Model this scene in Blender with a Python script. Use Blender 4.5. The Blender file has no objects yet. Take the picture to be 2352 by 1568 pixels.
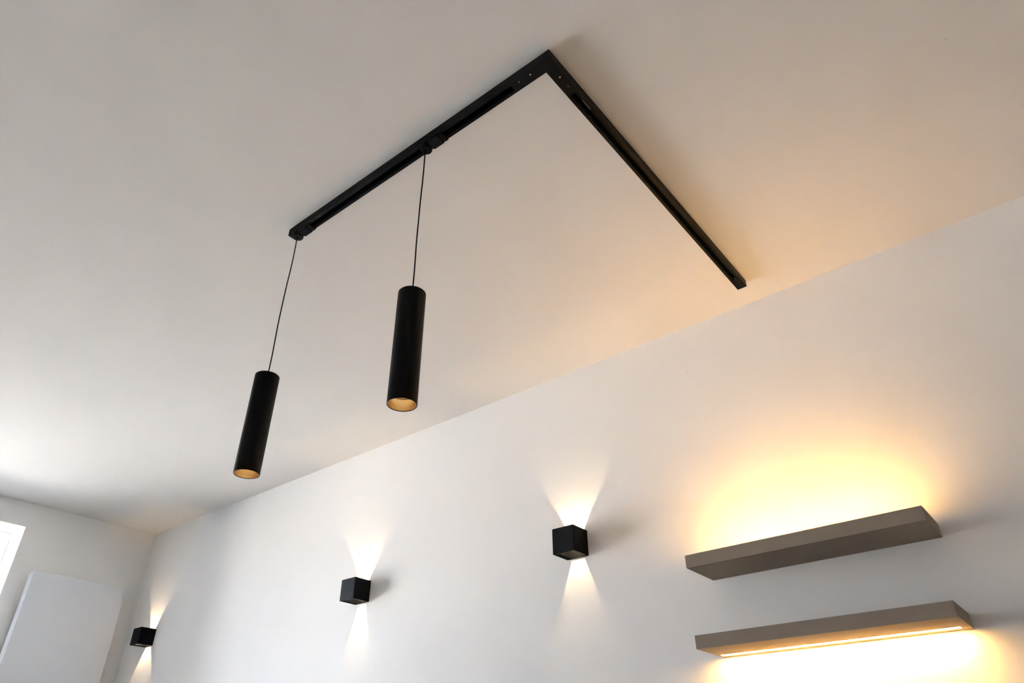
import bpy, bmesh, math
from mathutils import Vector, Matrix

# ------------------------------------------------------------------ scene
scene = bpy.context.scene
C = scene.collection
H = 3.0            # ceiling height; floor is z = 0, sconce wall is y = 0, window wall is x = 0

# ------------------------------------------------------------------ camera
cam_data = bpy.data.cameras.new('camera')
cam_data.sensor_width = 36.0
cam_data.sensor_fit = 'HORIZONTAL'
cam_data.lens = 1612.09 / 2352 * 36.0
cam_data.clip_start = 0.02
cam = bpy.data.objects.new('camera', cam_data)
C.objects.link(cam)
right = Vector((0.77971742, 0.62611959, -0.00387317))
up = Vector((0.34375399, -0.42289608, 0.83844624))
fwd = Vector((-0.52332967, 0.65508256, 0.54497055))
cam.matrix_world = Matrix((
    (right.x, up.x, -fwd.x, 5.2207),
    (right.y, up.y, -fwd.y, -2.3293),
    (right.z, up.z, -fwd.z, H - 1.6287),
    (0, 0, 0, 1)))
scene.camera = cam

# ------------------------------------------------------------------ view
vs = scene.view_settings
vs.view_transform = 'Standard'
vs.look = 'None'
vs.gamma = 1.0
vs.use_curve_mapping = False
vs.exposure = 2.0
scene.display_settings.display_device = 'sRGB'
scene.cycles.use_denoising = True
scene.cycles.max_bounces = 12
scene.cycles.diffuse_bounces = 6
scene.cycles.adaptive_threshold = 0.03
scene.cycles.sample_clamp_indirect = 0.0

# ------------------------------------------------------------------ sky, sun, daylight
SKY = 8.2
SUN = 53.5
LED_UP, LED_DOWN = 33.5, 44.0
SCONCE_W = 0.92
BULB_GLOW = 0.22  # strength of the glow added to the unlit pendant bulbs
world = bpy.data.worlds.new('World')
scene.world = world
world.use_nodes = True
bg = world.node_tree.nodes['Background']
bg.inputs['Color'].default_value = (0.52, 0.71, 1.0, 1)
bg.inputs['Strength'].default_value = SKY

sun_data = bpy.data.lights.new('sun', 'SUN')
sun_data.energy = SUN
sun_data.color = (1.0, 0.87, 0.80)
sun_data.angle = math.radians(0.6)
sun = bpy.data.objects.new('sun', sun_data)
C.objects.link(sun)
# the sun stands behind the house: it shines towards -x and down on the street beyond
sun.rotation_euler = Vector((-0.74, -0.10, -0.66)).to_track_quat('-Z', 'Y').to_euler()
sun.location = (9, 1, 12)

WIN_Y0, WIN_Y1 = -2.35, -0.823          # window opening along the window wall
WIN_Z0, WIN_Z1 = 0.95, H - 0.153
WALL_T = 0.29
portal_data = bpy.data.lights.new('window_portal', 'AREA')
portal_data.shape = 'RECTANGLE'
portal_data.size = WIN_Y1 - WIN_Y0
portal_data.size_y = WIN_Z1 - WIN_Z0
portal_data.cycles.is_portal = True
portal = bpy.data.objects.new('window_portal', portal_data)
C.objects.link(portal)
portal.location = (-WALL_T - 0.01, (WIN_Y0 + WIN_Y1) / 2, (WIN_Z0 + WIN_Z1) / 2)
portal.rotation_euler = (0, -math.pi / 2, 0)   # faces +x, into the room

# ------------------------------------------------------------------ materials
def new_mat(name):
    m = bpy.data.materials.new(name)
    m.use_nodes = True
    nt = m.node_tree
    return m, nt, nt.nodes['Principled BSDF']

def mat_paint(name, col, mottle=0.02, scale=3.0, marks=()):
    """Matt wall paint: faint mottling and a few small scuffs."""
    m = bpy.data.materials.new(name); m.use_nodes = True
    nt = m.node_tree; nt.nodes.clear()
    N, L = nt.nodes, nt.links
    out = N.new('ShaderNodeOutputMaterial'); dif = N.new('ShaderNodeBsdfDiffuse')
    dif.inputs['Roughness'].default_value = 0.3
    L.new(dif.outputs['BSDF'], out.inputs['Surface'])
    tc = N.new('ShaderNodeTexCoord')
    n2 = N.new('ShaderNodeTexNoise'); n2.inputs['Scale'].default_value = scale; n2.inputs['Detail'].default_value = 2
    L.new(tc.outputs['Object'], n2.inputs['Vector'])
    ramp = N.new('ShaderNodeMapRange')
    ramp.inputs['From Min'].default_value = 0.3; ramp.inputs['From Max'].default_value = 0.7
    ramp.inputs['To Min'].default_value = 1 - mottle; ramp.inputs['To Max'].default_value = 1.0
    L.new(n2.outputs['Fac'], ramp.inputs['Value'])
    fac = ramp.outputs['Result']
    for (pos, rad, dark) in marks:
        d = N.new('ShaderNodeVectorMath'); d.operation = 'DISTANCE'
        L.new(tc.outputs['Object'], d.inputs[0]); d.inputs[1].default_value = pos
        mr = N.new('ShaderNodeMapRange'); mr.interpolation_type = 'SMOOTHSTEP'
        mr.inputs['From Min'].default_value = rad * 0.35; mr.inputs['From Max'].default_value = rad
        mr.inputs['To Min'].default_value = dark; mr.inputs['To Max'].default_value = 1.0
        L.new(d.outputs['Value'], mr.inputs['Value'])
        mu = N.new('ShaderNodeMath'); mu.operation = 'MULTIPLY'
        L.new(fac, mu.inputs[0]); L.new(mr.outputs['Result'], mu.inputs[1])
        fac = mu.outputs['Value']
    mix = N.new('ShaderNodeVectorMath'); mix.operation = 'SCALE'
    mix.inputs[0].default_value = col
    L.new(fac, mix.inputs['Scale'])
    L.new(mix.outputs['Vector'], dif.inputs['Color'])
    return m

def mat_metal_paint(name, col, rough, spec=0.5, bump=0.03, scale=900.0, metallic=0.0):
    m, nt, p = new_mat(name)
    N, L = nt.nodes, nt.links
    tc = N.new('ShaderNodeTexCoord')
    n = N.new('ShaderNodeTexNoise'); n.inputs['Scale'].default_value = scale; n.inputs['Detail'].default_value = 2
    L.new(tc.outputs['Object'], n.inputs['Vector'])
    b = N.new('ShaderNodeBump'); b.inputs['Strength'].default_value = bump; b.inputs['Distance'].default_value = 0.0005
    L.new(n.outputs['Fac'], b.inputs['Height']); L.new(b.outputs['Normal'], p.inputs['Normal'])
    mr = N.new('ShaderNodeMapRange')
    mr.inputs['To Min'].default_value = rough - 0.05; mr.inputs['To Max'].default_value = rough + 0.05
    L.new(n.outputs['Fac'], mr.inputs['Value']); L.new(mr.outputs['Result'], p.inputs['Roughness'])
    p.inputs['Base Color'].default_value = (*col, 1)
    p.inputs['Specular IOR Level'].default_value = spec
    p.inputs['Metallic'].default_value = metallic
    return m

def mat_emit(name, col, strength):
    m = bpy.data.materials.new(name); m.use_nodes = True
    nt = m.node_tree; nt.nodes.clear()
    e = nt.nodes.new('ShaderNodeEmission'); o = nt.nodes.new('ShaderNodeOutputMaterial')
    e.inputs['Color'].default_value = (*col, 1); e.inputs['Strength'].default_value = strength
    nt.links.new(e.outputs['Emission'], o.inputs['Surface'])
    return m

def mat_brushed_gold(name):
    m, nt, p = new_mat(name)
    N, L = nt.nodes, nt.links
    tc = N.new('ShaderNodeTexCoord'); mp = N.new('ShaderNodeMapping')
    mp.inputs['Scale'].default_value = (400, 400, 12)
    n = N.new('ShaderNodeTexNoise'); n.inputs['Scale'].default_value = 1.0
    L.new(tc.outputs['Object'], mp.inputs['Vector']); L.new(mp.outputs['Vector'], n.inputs['Vector'])
    mr = N.new('ShaderNodeMapRange'); mr.inputs['To Min'].default_value = 0.28; mr.inputs['To Max'].default_value = 0.45
    L.new(n.outputs['Fac'], mr.inputs['Value']); L.new(mr.outputs['Result'], p.inputs['Roughness'])
    p.inputs['Base Color'].default_value = (0.95, 0.77, 0.50, 1)
    p.inputs['Metallic'].default_value = 1.0
    return m

def mat_glass(name):
    """Thin window pane: lets daylight straight through, reflects a little."""
    m = bpy.data.materials.new(name); m.use_nodes = True
    nt = m.node_tree; nt.nodes.clear()
    o = nt.nodes.new('ShaderNodeOutputMaterial')
    t = nt.nodes.new('ShaderNodeBsdfTransparent'); t.inputs['Color'].default_value = (0.95, 0.97, 0.96, 1)
    g = nt.nodes.new('ShaderNodeBsdfGlossy'); g.inputs['Roughness'].default_value = 0.02
    f = nt.nodes.new('ShaderNodeFresnel'); f.inputs['IOR'].default_value = 1.45
    x = nt.nodes.new('ShaderNodeMixShader')
    nt.links.new(f.outputs['Fac'], x.inputs['Fac']); nt.links.new(t.outputs[0], x.inputs[1]); nt.links.new(g.outputs[0], x.inputs[2])
    nt.links.new(x.outputs[0], o.inputs['Surface'])
    return m

def mat_wood_floor(name):
    m, nt, p = new_mat(name)
    N, L = nt.nodes, nt.links
    tc = N.new('ShaderNodeTexCoord'); mp = N.new('ShaderNodeMapping'); mp.inputs['Scale'].default_value = (1.2, 9, 1)
    n = N.new('ShaderNodeTexNoise'); n.inputs['Scale'].default_value = 4; n.inputs['Detail'].default_value = 8
    L.new(tc.outputs['Object'], mp.inputs['Vector']); L.new(mp.outputs['Vector'], n.inputs['Vector'])
    r = N.new('ShaderNodeValToRGB')
    r.color_ramp.elements[0].color = (0.25, 0.22, 0.19, 1); r.color_ramp.elements[1].color = (0.36, 0.32, 0.28, 1)
    L.new(n.outputs['Fac'], r.inputs['Fac']); L.new(r.outputs['Color'], p.inputs['Base Color'])
    p.inputs['Roughness'].default_value = 0.45
    return m

WALL_MARKS = [((4.2586, 0, H - 0.2007), 0.010, 0.93)]
CEIL_MARKS = [((5.4125, -0.779, H), 0.006, 0.90), ((5.4398, -0.6415, H), 0.004, 0.93), ((5.37, -0.80, H), 0.004, 0.95)]
M = dict(
    wall=mat_paint('white_wall_paint', (0.88, 0.87, 0.855), marks=WALL_MARKS),
    wall_far=mat_paint('darkened_unseen_wall', (0.20, 0.18, 0.16)),  # unseen wall, toned dark so less light bounces to the ceiling
    ceiling=mat_paint('white_ceiling_paint', (0.79, 0.765, 0.73), marks=CEIL_MARKS),
    floor=mat_wood_floor('oak_floor'),
    frame=mat_metal_paint('white_window_paint', (0.82, 0.83, 0.84), 0.35),
    glass=mat_glass('window_glass'),
    radiator=mat_metal_paint('white_radiator_enamel', (0.72, 0.745, 0.79), 0.35, bump=0.02),
    black=mat_metal_paint('black_powder_coat', (0.0028, 0.0028, 0.0028), 0.5, spec=0.12),
    sconce=mat_metal_paint('anthracite_powder_coat', (0.0035, 0.004, 0.0055), 0.55, spec=0.09),
    track=mat_metal_paint('black_track_aluminium', (0.0028, 0.0026, 0.0024), 0.45, spec=0.14),
    slot=mat_metal_paint('black_track_plastic', (0.0012, 0.0012, 0.0012), 0.65, spec=0.05),
    cord=mat_metal_paint('black_textile_cord', (0.004, 0.0036, 0.0036), 0.8, spec=0.1),
    gold=mat_brushed_gold('brushed_gold'),
    bronze=mat_metal_paint('bronze_paint', (0.30, 0.15, 0.05), 0.6, spec=0.2),
    screw=mat_metal_paint('steel_screw', (0.55, 0.53, 0.50), 0.35, metallic=1.0),
    copper=mat_metal_paint('copper_contact', (0.55, 0.38, 0.28), 0.35, metallic=1.0),
    taupe=mat_paint('taupe_plaster', (0.34, 0.285, 0.23), scale=30, mottle=0.04),
    lens=mat_emit('bulb_added_glow', (1.0, 0.74, 0.42), BULB_GLOW),  # emission added to unlit bulbs to lift the gold reflectors
    led_up=mat_emit('warm_led_up', (1.0, 0.545, 0.14), LED_UP),
    led_down=mat_emit('warm_led_down', (1.0, 0.55, 0.15), LED_DOWN),
    street=mat_paint('pale_pavement', (0.82, 0.81, 0.79), scale=0.5, mottle=0.1),
    board_dark=mat_metal_paint('darkened_board', (0.05, 0.05, 0.055), 0.5),  # unseen window board, darkened so less light bounces up
    grass=mat_paint('grass', (0.13, 0.17, 0.07), scale=4, mottle=0.3),
    asphalt=mat_paint('asphalt', (0.09, 0.09, 0.092), scale=0.8, mottle=0.15),
    render=mat_paint('house_render', (0.38, 0.365, 0.35), scale=6, mottle=0.05),
)

# ------------------------------------------------------------------ mesh helpers
def bm_box(bm, x0, x1, y0, y1, z0, z1, bevel=0.0, seg=2):
    r = bmesh.ops.create_cube(bm, size=1.0)
    vs_ = r['verts']
    for v in vs_:
        v.co = Vector((x0 if v.co.x < 0 else x1, y0 if v.co.y < 0 else y1, z0 if v.co.z < 0 else z1))
    if bevel > 0:
        es = list({e for v in vs_ for e in v.link_edges})
        bmesh.ops.bevel(bm, geom=es, offset=bevel, segments=seg, profile=0.5, affect='EDGES')
    return bm

def bm_ring_lathe(bm, prof, n=48, cx=0, cy=0, closed=False):
    """Lathe a list of (radius, z) about the vertical axis; radius 0 closes to a point."""
    rings = []
    for (r, z) in prof:
        if r <= 1e-6:
            rings.append([bm.verts.new((cx, cy, z))])
        else:
            rings.append([bm.verts.new((cx + r * math.cos(2 * math.pi * k / n), cy + r * math.sin(2 * math.pi * k / n), z)) for k in range(n)])
    pairs = list(zip(rings[:-1], rings[1:]))
    if closed:
        pairs.append((rings[-1], rings[0]))
    for a, b in pairs:
        for k in range(n):
            k2 = (k + 1) % n
            if len(a) == 1 and len(b) == 1:
                continue
            if len(a) == 1:
                bm.faces.new((a[0], b[k], b[k2]))
            elif len(b) == 1:
                bm.faces.new((a[k], a[k2], b[0]))
            else:
                bm.faces.new((a[k], a[k2], b[k2], b[k]))
    return bm

def bm_extrude_profile(bm, prof, origin, along, u, v, length):
    """Closed polygon prof [(a, b)...] in axes u, v swept for length along a direction."""
    o, d, uu, vv = Vector(origin), Vector(along), Vector(u), Vector(v)
    A = [bm.verts.new(o + uu * a + vv * b) for a, b in prof]
    B = [bm.verts.new(o + d * length + uu * a + vv * b) for a, b in prof]
    n = len(prof)
    for k in range(n):
        k2 = (k + 1) % n
        bm.faces.new((A[k], A[k2], B[k2], B[k]))
    bm.faces.new(A[::-1]); bm.faces.new(B)
    return bm

def obj(name, bm, mat, parent=None, smooth=False, angle=35):
    bmesh.ops.recalc_face_normals(bm, faces=bm.faces[:])
    me = bpy.data.meshes.new(name)
    bm.to_mesh(me); bm.free()
    me.materials.append(mat)
    if smooth:
        for p in me.polygons:
            p.use_smooth = True
        me.set_sharp_from_angle(angle=math.radians(angle))
    o = bpy.data.objects.new(name, me)
    C.objects.link(o)
    if parent is not None:
        o.parent = parent
    return o

def thing(name, label, cat, loc, group=None):
    o = bpy.data.objects.new(name, None)
    o.empty_display_size = 0.05
    C.objects.link(o)
    o.location = loc
    o['label'] = label; o['category'] = cat
    if group:
        o['group'] = group
    return o

def structure(o, label=None, cat=None):
    o['kind'] = 'structure'
    if label:
        o['label'] = label
    if cat:
        o['category'] = cat
    return o

# ------------------------------------------------------------------ the room
X1, Y1 = 7.2, -4.4
T = WALL_T

b = bmesh.new(); bm_box(b, -T, X1 + 0.2, Y1 - 0.2, 0.2, -0.2, 0)
structure(obj('floor', b, M['floor']), 'oak floor of the room below the lamps', 'floor')
b = bmesh.new(); bm_box(b, -T, X1 + 0.2, Y1 - 0.2, 0.2, H, H + 0.25)
structure(obj('ceiling', b, M['ceiling']), 'smooth white ceiling carrying the black track', 'ceiling')
b = bmesh.new(); bm_box(b, -T, X1 + 0.2, 0, 0.2, 0, H)
structure(obj('wall_back', b, M['wall']), 'white wall carrying the sconces and the taupe lamps', 'wall')
b = bmesh.new(); bm_box(b, X1, X1 + 0.2, Y1, 0, 0, H)
structure(obj('wall_right', b, M['wall_far']), 'unseen wall behind the photographer on the right, darkened to cut bounce light', 'wall')
b = bmesh.new(); bm_box(b, -T, X1 + 0.2, Y1 - 0.2, Y1, 0, H)
structure(obj('wall_front', b, M['wall']), 'white wall behind the photographer', 'wall')

# window wall: one mesh with the opening cut and its reveal
b = bmesh.new()
ys, zs = [Y1, WIN_Y0, WIN_Y1, 0.0], [0.0, WIN_Z0, WIN_Z1, H]
grid = {}
for i, x in enumerate((0.0, -T)):
    for j, y in enumerate(ys):
        for k, z in enumerate(zs):
            grid[i, j, k] = b.verts.new((x, y, z))
for i in (0, 1):
    for j in range(3):
        for k in range(3):
            if (j, k) != (1, 1):
                b.faces.new((grid[i, j, k], grid[i, j + 1, k], grid[i, j + 1, k + 1], grid[i, j, k + 1]))
loop = [(1, 1), (2, 1), (2, 2), (1, 2)]
for a in range(4):
    p, q = loop[a], loop[(a + 1) % 4]
    b.faces.new((grid[0, p[0], p[1]], grid[0, q[0], q[1]], grid[1, q[0], q[1]], grid[1, p[0], p[1]]))
rim = [(0, 0), (1, 0), (2, 0), (3, 0), (3, 1), (3, 2), (3, 3), (2, 3), (1, 3), (0, 3), (0, 2), (0, 1)]
for a in range(12):
    p, q = rim[a], rim[(a + 1) % 12]
    b.faces.new((grid[0, p[0], p[1]], grid[0, q[0], q[1]], grid[1, q[0], q[1]], grid[1, p[0], p[1]]))
structure(obj('wall_left', b, M['wall']), 'white end wall with the deep window opening', 'wall')

# the window: a two-sash frame set 21.5 cm back in the reveal
win = bpy.data.objects.new('window_1', None); C.objects.link(win)
win.location = (-0.215, (WIN_Y0 + WIN_Y1) / 2, WIN_Z0)
structure(win, 'bright overexposed window in the end wall beside the radiator', 'window')
ww, wh = WIN_Y1 - WIN_Y0, WIN_Z1 - WIN_Z0
fw = 0.006                     # the frame sits behind the masonry, only its lip shows
def wpart(name, x0, x1, y0, y1, z0, z1, mat='frame', bev=0.002, parent=win):
    bb = bmesh.new(); bm_box(bb, x0, x1, y0, y1, z0, z1, bev)
    return obj(name, bb, M[mat], parent)
wpart('frame_stile', -0.06, 0, -ww / 2, -ww / 2 + fw, 0.02, wh)
wpart('frame_stile', -0.06, 0, ww / 2 - fw, ww / 2, 0.02, wh)
wpart('frame_head', -0.06, 0, -ww / 2 + fw, ww / 2 - fw, wh - fw, wh)
wpart('frame_bottom_rail', -0.06, 0, -ww / 2 + fw, ww / 2 - fw, 0.02, 0.06)
mid = wpart('mullion', -0.06, 0, -0.03, 0.03, 0.06, wh - fw)
for s0, s1 in ((-ww / 2 + fw, -0.03), (0.03, ww / 2 - fw)):
    wpart('pane', -0.032, -0.028, s0, s1, 0.06, wh - fw, 'glass', 0)
wpart('window_handle', 0.0005, 0.028, -0.012, 0.012, wh * 0.42, wh * 0.42 + 0.12, bev=0.004, parent=mid)
wpart('window_board', -0.06, 0.245, -ww / 2, ww / 2, 0.0, 0.02, 'board_dark', bev=0.003)

# outside, unseen: street and houses added to shape the daylight in the room
b = bmesh.new(); bm_box(b, -9.2, 30, -60, 60, -2.3, -2.0)  # unseen; dark band added to keep the ceiling edge by the window dim
structure(obj('ground_road', b, M['asphalt']), 'unseen dark asphalt road along the house, added to dim the ground light', 'ground')
b = bmesh.new(); bm_box(b, -90, -22, -60, 60, -2.3, -2.0)
structure(obj('ground_lawn', b, M['grass']), 'lawn behind the house across the street', 'ground')
b = bmesh.new(); bm_box(b, -22, -9.2, -60, 60, -2.3, -2.0)  # unseen; very pale band added to reflect sun onto the ceiling
structure(obj('ground', b, M['street']), 'unseen pale pavement outside the window, added to bounce sun upwards', 'ground')
b = bmesh.new(); bm_box(b, -T - 0.05, X1 + 0.3, Y1 - 6.0, 6.0, H + 0.25, 5.72)  # unseen; added and sized to keep sun off the near ground
structure(obj('shading_upper_storey', b, M['render']), 'unseen upper storey above the room, added to shade the near ground', 'building')
b = bmesh.new(); bm_box(b, -T, X1 + 0.2, Y1 - 6.0, 6.0, -2.0, -0.2)
structure(obj('house_lower_storey', b, M['render']), 'lower storey of the house under the room', 'building')

b = bmesh.new(); bm_box(b, -32, -22, -34, 26, -2.0, 5.0)  # unseen; added to send level sunlight in at the window
structure(obj('added_house_opposite', b, M['render']), 'unseen house across the street, added to throw sunlight back', 'building')

# ------------------------------------------------------------------ radiator beside the window
RX = 0.10
rad_y0, rad_y1, rad_z1, rad_z0 = -0.719, -0.132, H - 0.423, 0.55
rad = thing('panel_radiator', 'tall flat white panel radiator on the end wall between window and corner', 'radiator', (0, (rad_y0 + rad_y1) / 2, rad_z0))
hw, hh = (rad_y1 - rad_y0) / 2, rad_z1 - rad_z0
b = bmesh.new(); bm_box(b, RX - 0.012, RX, -hw, hw, 0, hh, 0.004, 3)
obj('front_plate', b, M['radiator'], rad, True)
b = bmesh.new(); bm_box(b, 0.034, RX - 0.012, -hw + 0.001, -hw + 0.006, 0.002, hh - 0.006, 0.001)
obj('side_cover', b, M['radiator'], rad)
b = bmesh.new(); bm_box(b, 0.034, RX - 0.012, hw - 0.006, hw - 0.001, 0.002, hh - 0.006, 0.001)
obj('side_cover', b, M['radiator'], rad)
b = bmesh.new(); bm_box(b, 0.036, RX - 0.013, -hw + 0.006, hw - 0.006, 0.004, hh - 0.010, 0.002)
obj('water_panel', b, M['radiator'], rad)
for yy in (-hw + 0.12, hw - 0.12):
    for zz in (0.25, hh - 0.25):
        b = bmesh.new(); bm_box(b, 0.0006, 0.036, yy - 0.02, yy + 0.02, zz - 0.05, zz + 0.05, 0.001)
        obj('wall_bracket', b, M['radiator'], rad)

# ------------------------------------------------------------------ L-shaped ceiling track
XA, YA, TW, TH = 4.6023, -1.3967, 0.0355, 0.0278
TX1, TY2 = 3.5058, -0.1456
track = thing('ceiling_track', 'black L-shaped lighting track fixed to the white ceiling', 'lighting track', (XA - TW / 2, YA + TW / 2, H))
c = TW / 2
SW, SD, LIP = 0.0085, 0.021, 0.0055            # half slot, slot depth, half mouth
prof = [(-c, 0), (-c, -TH), (-SW, -TH), (-SW, -TH + SD), (SW, -TH + SD), (SW, -TH), (c, -TH), (c, 0)]
CONN = 0.135                                    # length of the corner connector along each arm
CAP = 0.075
lenA = (XA - TX1)
lenB = (TY2 - YA)
def railx(name, x0, x1, mat, pr):
    bb = bmesh.new(); bm_extrude_profile(bb, pr, (x0, 0, 0), (1, 0, 0), (0, 1, 0), (0, 0, 1), x1 - x0)
    return obj(name, bb, M[mat], track)
def raily(name, y0, y1, mat, pr):
    bb = bmesh.new(); bm_extrude_profile(bb, pr, (0, y0, 0), (0, 1, 0), (1, 0, 0), (0, 0, 1), y1 - y0)
    return obj(name, bb, M[mat], track)
ax0 = TX1 - (XA - c)            # far end of arm along -x, local
by1 = TY2 - (YA + c)            # far end of arm along +y, local
cn = CONN - c                   # connector end, local
railx('rail', ax0 + 0.012, -cn, 'track', prof)
raily('rail', cn, by1 - CAP, 'track', prof)
def liner(x_axis, a0, a1):
    for s in (-1, 1):
        bb = bmesh.new()
        lo, hi = (SW - 0.0032, SW) if s > 0 else (-SW, -SW + 0.0032)
        if x_axis: bm_box(bb, a0, a1, lo, hi, -TH + 0.006, -TH + SD - 0.001)
        else: bm_box(bb, lo, hi, a0, a1, -TH + 0.006, -TH + SD - 0.001)
        ln = obj('slot_liner', bb, M['slot'], track)
        bb = bmesh.new()
        lo2, hi2 = (SW - 0.0042, SW - 0.0032) if s > 0 else (-SW + 0.0032, -SW + 0.0042)
        if x_axis: bm_box(bb, a0 + 0.004, a1 - 0.004, lo2, hi2, -TH + 0.011, -TH + 0.0125)
        else: bm_box(bb, lo2, hi2, a0 + 0.004, a1 - 0.004, -TH + 0.011, -TH + 0.0125)
        obj('conductor', bb, M['slot'], ln)
liner(True, ax0 + 0.014, -cn); liner(False, cn, by1 - CAP)
# corner connector: solid L
b = bmesh.new()
lp = [(c, -c), (c, cn), (-c, cn), (-c, c), (-cn, c), (-cn, -c)]
lo_ = [b.verts.new((x, y, -TH)) for x, y in lp]; hi_ = [b.verts.new((x, y, 0)) for x, y in lp]
b.faces.new(lo_); b.faces.new(hi_[::-1])
for k in range(6):
    b.faces.new((lo_[k], lo_[(k + 1) % 6], hi_[(k + 1) % 6], hi_[k]))
bmesh.ops.recalc_face_normals(b, faces=b.faces[:])
corner = obj('corner_connector', b, M['track'], track)
# end caps
b = bmesh.new(); bm_box(b, ax0, ax0 + 0.012, -c - 0.0002, c + 0.0002, -TH - 0.0002, 0, 0.0012)
obj('end_cap', b, M['track'], track)
b = bmesh.new(); bm_box(b, -c - 0.0003, c + 0.0003, by1 - CAP, by1, -TH - 0.0003, 0, 0.001)
endcap = obj('end_cap', b, M['track'], track)
# rounded mouth of the slot towards the end cap
b = bmesh.new(); bm_ring_lathe(b, [(0, -TH - 0.0006), (SW * 0.95, -TH - 0.0006), (SW * 0.95, -TH + 0.001), (0, -TH + 0.001)], 20, 0, by1 - CAP)
obj('slot_end', b, M['slot'], track)
def screw(wx, wy, r, parent):
    lx, ly = wx - (XA - c), wy - (YA + c)
    bb = bmesh.new()
    bm_ring_lathe(bb, [(0, -TH - 0.0008), (r * 0.35, -TH - 0.0007), (r * 0.4, -TH - 0.0012), (r, -TH - 0.0010), (r, -TH + 0.001), (0, -TH + 0.001)], 16, lx, ly)
    obj('screw', bb, M['screw'], parent, True)
for wx, wy, r in ((4.5306, -1.3829, 0.0022), (4.4932, -1.3837, 0.0013), (4.5868, -1.3272, 0.0022), (4.5875, -1.2900, 0.0012)):
    screw(wx, wy, r, corner)
screw(4.5878, -0.2196, 0.0016, endcap)
# copper contact strips by the connector; the two short ones stand in for glints
for wx, y0, y1 in ((4.5905, -1.225, -1.186), (4.5757, -1.225, -1.186), (4.5765, -1.168, -1.163), (4.5765, -1.159, -1.155)):
    lx = wx - (XA - c)
    b = bmesh.new(); bm_box(b, lx - 0.0004, lx + 0.0004, y0 - (YA + c), y1 - (YA + c), -TH + 0.0035, -TH + 0.0055)
    obj('contact_glint', b, M['copper'], track)

# ------------------------------------------------------------------ pendants hanging from the track
PR = 0.035
def pendant(x, y, zt, zb, label, wob):
    root = thing('pendant_lamp', label, 'pendant lamp', (x, y, H - TH), 'black tube pendants on the ceiling track')
    a0 = 0.0006                                     # adapter hangs just under the rail
    bb = bmesh.new()
    # disc around the cord, body, lever: read as one stepped adapter
    bm_ring_lathe(bb, [(0, -a0), (0.0175, -a0), (0.0175, -0.012), (0.016, -0.0145), (0, -0.0145)], 32, 0.004, 0)
    adapter = obj('track_adapter', bb, M['black'], root, True)
    bb = bmesh.new(); bm_box(bb, 0.0225, 0.062, -0.0165, 0.0165, -0.0098, -a0, 0.0015)
    obj('adapter_body', bb, M['black'], adapter)
    bb = bmesh.new(); bm_box(bb, 0.0645, 0.078, -0.0165, 0.0165, -0.0085, -a0, 0.0022)
    obj('adapter_lever', bb, M['black'], adapter)
    bb = bmesh.new(); bm_ring_lathe(bb, [(0, -0.0145), (0.0045, -0.0145), (0.0040, -0.0205), (0.0022, -0.0215), (0, -0.0215)], 20)
    obj('cord_grip', bb, M['black'], adapter, True)
    # cord: a slightly wavy tube
    top, bot = -0.0205, zt + TH + 0.004
    bb = bmesh.new(); n, ns = 26, 10
    rings = []
    for i in range(n + 1):
        t = i / n
        e = math.sin(math.pi * t)
        dx = wob * e * (math.sin(7.0 * t + 0.6) * 0.7 + math.sin(15.0 * t) * 0.3)
        dy = wob * e * math.cos(6.0 * t) * 0.5
        z = top + (bot - top) * t
        rings.append([bb.verts.new((dx + 0.0018 * math.cos(2 * math.pi * k / ns), dy + 0.0018 * math.sin(2 * math.pi * k / ns), z)) for k in range(ns)])
    for r0, r1 in zip(rings[:-1], rings[1:]):
        for k in range(ns):
            bb.faces.new((r0[k], r0[(k + 1) % ns], r1[(k + 1) % ns], r1[k]))
    bb.faces.new(rings[0]); bb.faces.new(rings[-1])
    obj('cord', bb, M['cord'], root, True, 60)
    # tube: hollow, closed at the top
    T0, B0 = zt + TH, zb + TH
    bb = bmesh.new()
    bm_ring_lathe(bb, [(0, T0), (PR - 0.0015, T0), (PR, T0 - 0.0015), (PR, B0 + 0.0006), (PR - 0.0006, B0), (PR - 0.0018, B0), (PR - 0.0018, T0 - 0.004), (0, T0 - 0.004)], 64)
    tube = obj('tube', bb, M['black'], root, True, 40)
    bb = bmesh.new(); bm_ring_lathe(bb, [(0, T0 + 0.005), (0.003, T0 + 0.005), (0.0042, T0 + 0.003), (0.0042, T0), (0, T0)], 20)
    obj('cord_nipple', bb, M['black'], tube, True)
    # gold reflector inside the mouth, bulb face with an added glow deeper in
    bb = bmesh.new()
    bm_ring_lathe(bb, [(PR - 0.0019, B0 + 0.0012), (PR - 0.0026, B0 + 0.0012), (PR - 0.0040, B0 + 0.030), (PR - 0.0085, B0 + 0.031), (PR - 0.0085, B0 + 0.042),
                       (PR - 0.0019, B0 + 0.042)], 64, closed=True)
    refl = obj('reflector', bb, M['gold'], tube, True, 40)
    refl['label'] = 'gold inner reflector at the open end'
    bb = bmesh.new()
    bm_ring_lathe(bb, [(0, B0 + 0.036), (0.012, B0 + 0.0355), (0.0235, B0 + 0.038), (0.0262, B0 + 0.0405), (0.0262, B0 + 0.060), (0.010, B0 + 0.080), (0, B0 + 0.080)], 40)
    obj('bulb', bb, M['lens'], tube, True)
    return root
pendant(3.5353, -1.3789, -0.5812, -0.8883, 'black tube pendant hanging from the end of the track, the lower and left one', 0.0028)
pendant(4.1400, -1.3789, -0.5627, -0.8780, 'black tube pendant hanging from the middle of the track arm, the right one', 0.0016)

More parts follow.
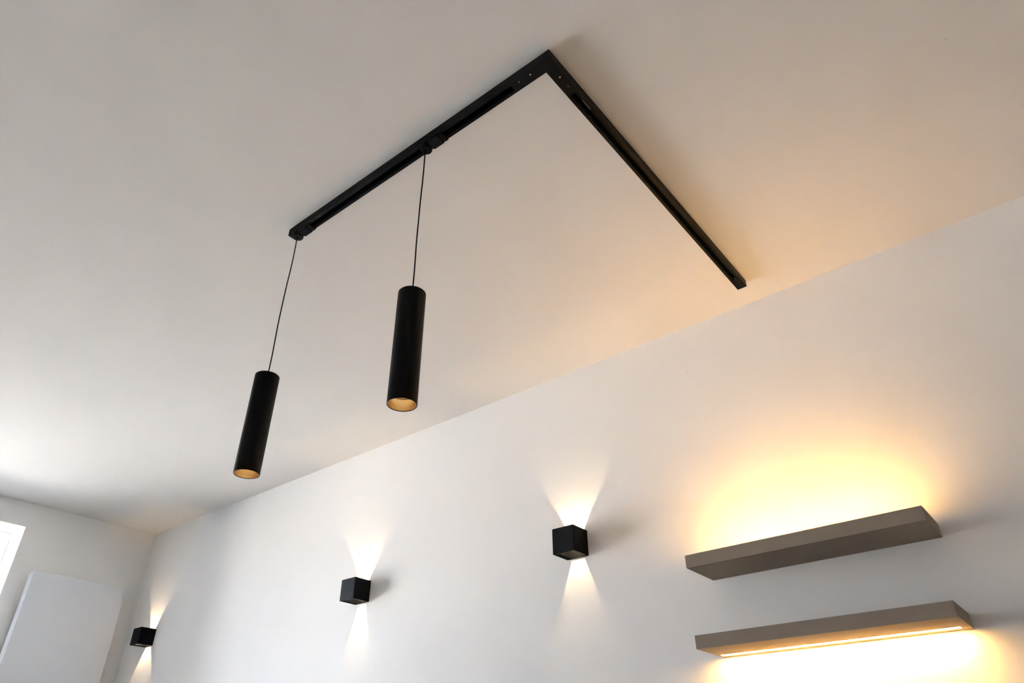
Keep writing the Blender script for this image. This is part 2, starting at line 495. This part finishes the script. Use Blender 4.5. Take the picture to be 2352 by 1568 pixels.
# ------------------------------------------------------------------ cube sconces
S = 0.10
def lamp(name, loc, direction, parent, watts):
    d = bpy.data.lights.new(name, 'SPOT')
    d.energy = watts; d.color = (1.0, 0.74, 0.43)
    d.spot_size = math.radians(165); d.spot_blend = 0.25
    d.shadow_soft_size = 0.003
    o = bpy.data.objects.new(name, d); C.objects.link(o)
    o.parent = parent; o.location = loc
    o.rotation_euler = Vector(direction).to_track_quat('-Z', 'Y').to_euler()
    return o
def sconce(x, zc, label, up_e, up_a, dn_e, dn_a, watts):
    """Hollow cube on the wall; its flaps set how wide it shines up and down the wall."""
    root = thing('wall_sconce', label, 'wall lamp', (x, 0, H + zc), 'black cube sconces on the white wall')
    h, t = S / 2, 0.004
    # housing: square tube open at top and bottom
    bb = bmesh.new()
    oc = [(-h, -S), (h, -S), (h, -0.0005), (-h, -0.0005)]
    ic = [(-h + t, -S + t), (h - t, -S + t), (h - t, -t), (-h + t, -t)]
    V = {}
    for nm, cc in (('o', oc), ('i', ic)):
        for k, (px, py) in enumerate(cc):
            for zz in (0, 1):
                V[nm, k, zz] = bb.verts.new((px, py, -h if zz == 0 else h))
    for k in range(4):
        k2 = (k + 1) % 4
        bb.faces.new((V['o', k, 0], V['o', k2, 0], V['o', k2, 1], V['o', k, 1]))
        bb.faces.new((V['i', k2, 0], V['i', k, 0], V['i', k, 1], V['i', k2, 1]))
        for zz in (0, 1):
            bb.faces.new((V['o', k, zz], V['o', k2, zz], V['i', k2, zz], V['i', k, zz]))
    bmesh.ops.recalc_face_normals(bb, faces=bb.faces[:])
    sharp = [e for e in bb.edges if all(abs(abs(v.co.x) - h) < 1e-5 or abs(v.co.y + S) < 1e-5 for v in e.verts) and e.calc_face_angle(0) > 1.0]
    bmesh.ops.bevel(bb, geom=sharp, offset=0.0008, segments=2, affect='EDGES')
    housing = obj('housing', bb, M['sconce'], root)
    # flaps: two at the top, two at the bottom
    for (za, a) in ((h - 0.004, up_a), (-h + 0.004, dn_a)):
        for s in (-1, 1):
            bb = bmesh.new()
            x0, x1 = (a, h - t) if s > 0 else (-h + t, -a)
            bm_box(bb, x0, x1, -S + t, -t, za - 0.0008, za + 0.0008)
            obj('beam_flap', bb, M['sconce'], root)
    # board that carries the LEDs, facing the wall
    bb = bmesh.new(); bm_box(bb, -0.018, 0.018, -0.068, -0.066, -0.034, 0.038, 0.0005)
    board = obj('led_board', bb, M['bronze'], root)
    for zz in (-0.034, 0.038):
        bb = bmesh.new(); bm_box(bb, -h + t, h - t, -0.0675, -0.0665, zz - 0.004, zz + 0.002)
        obj('board_bracket', bb, M['sconce'], board)
    lamp('sconce_light', (0, -0.052, up_e), (0, 0.25, 1), root, watts)
    lamp('sconce_light', (0, -0.052, dn_e), (0, 0.25, -1), root, watts)
    return root
sconce(3.6874, -0.7902, 'black cube sconce nearest the taupe wall lamps', 0.0, 0.0275, 0.027, 0.0272, SCONCE_W)
sconce(2.4149, -0.7793, 'black cube sconce with bluish front face, middle of the three on the wall', 0.0, 0.0275, 0.032, 0.0245, SCONCE_W)
sconce(0.3483, -0.7515, 'small far black cube sconce in the corner beside the radiator', 0.0, 0.0255, 0.0, 0.0270, SCONCE_W)

# ------------------------------------------------------------------ long taupe wall lamps
def bar_lamp(x0, x1, zt, hgt, dep, tilt, lights_up, label):
    cx = (x0 + x1) / 2
    root = thing('bar_wall_lamp', label, 'wall lamp', (cx, 0, H + zt - hgt / 2), 'long taupe bar lamps on the white wall')
    root.rotation_euler = (0, tilt, 0)
    hl, hz = (x1 - x0) / 2, hgt / 2
    s = 1 if lights_up else -1
    # body: a block with a light channel let into the lit face
    c0, c1 = (-hl + 0.045, hl - 0.055) if lights_up else (-hl + 0.010, hl - 0.022)   # channel along the wall
    yb, yf = (-0.089, -0.111) if lights_up else (-0.025, -0.051)   # channel back and front
    zf, zd = s * hz, s * (hz - 0.012)
    bb = bmesh.new()
    xs_, ys_ = [-hl, c0, c1, hl], [-0.0008, yb, yf, -dep]
    g = {(i, j): bb.verts.new((xs_[i], ys_[j], zf)) for i in range(4) for j in range(4)}
    for i in range(3):
        for j in range(3):
            if (i, j) != (1, 1):
                bb.faces.new((g[i, j], g[i + 1, j], g[i + 1, j + 1], g[i, j + 1]))
    fl = {(i, j): bb.verts.new((xs_[i], ys_[j], zd)) for i in (1, 2) for j in (1, 2)}
    bb.faces.new((fl[1, 1], fl[2, 1], fl[2, 2], fl[1, 2]))
    lp_ = [(1, 1), (2, 1), (2, 2), (1, 2)]
    for k in range(4):
        p_, q_ = lp_[k], lp_[(k + 1) % 4]
        bb.faces.new((g[p_], g[q_], fl[q_], fl[p_]))
    rim_ = [(0, 0), (1, 0), (2, 0), (3, 0), (3, 1), (3, 2), (3, 3), (2, 3), (1, 3), (0, 3), (0, 2), (0, 1)]
    far = [bb.verts.new((g[r_].co.x, g[r_].co.y, -zf)) for r_ in rim_]
    for k in range(12):
        bb.faces.new((g[rim_[k]], g[rim_[(k + 1) % 12]], far[(k + 1) % 12], far[k]))
    bb.faces.new(far)
    body = obj('body', bb, M['taupe'], root)
    # LED strip lying in the channel
    bb = bmesh.new()
    z0, z1 = sorted((s * (hz - 0.010), s * (hz - 0.0012)))
    bm_box(bb, c0 + 0.002, c1 - 0.002, yf + 0.001, yb - 0.001, z0, z1)
    led = obj('led_strip', bb, M['led_up' if lights_up else 'led_down'], root)
    led['label'] = 'glowing warm white LED strip'
    return root, body
bar_lamp(4.2292, 4.9370, -0.9703, 0.0403, 0.1975, math.radians(-0.50), True, 'long taupe bar lamp glowing upwards, the upper of the two')
low, low_body = bar_lamp(4.2252, 4.9365, -1.2151, 0.0389, 0.1965, math.radians(-0.05), False, 'long taupe bar lamp with a bright LED line underneath, the lower of the two')
b = bmesh.new(); bm_box(b, -0.192, -0.190, -0.1969, -0.1963, 0.004, 0.006, 0.0)
obj('nick', b, M['slot'], low_body)
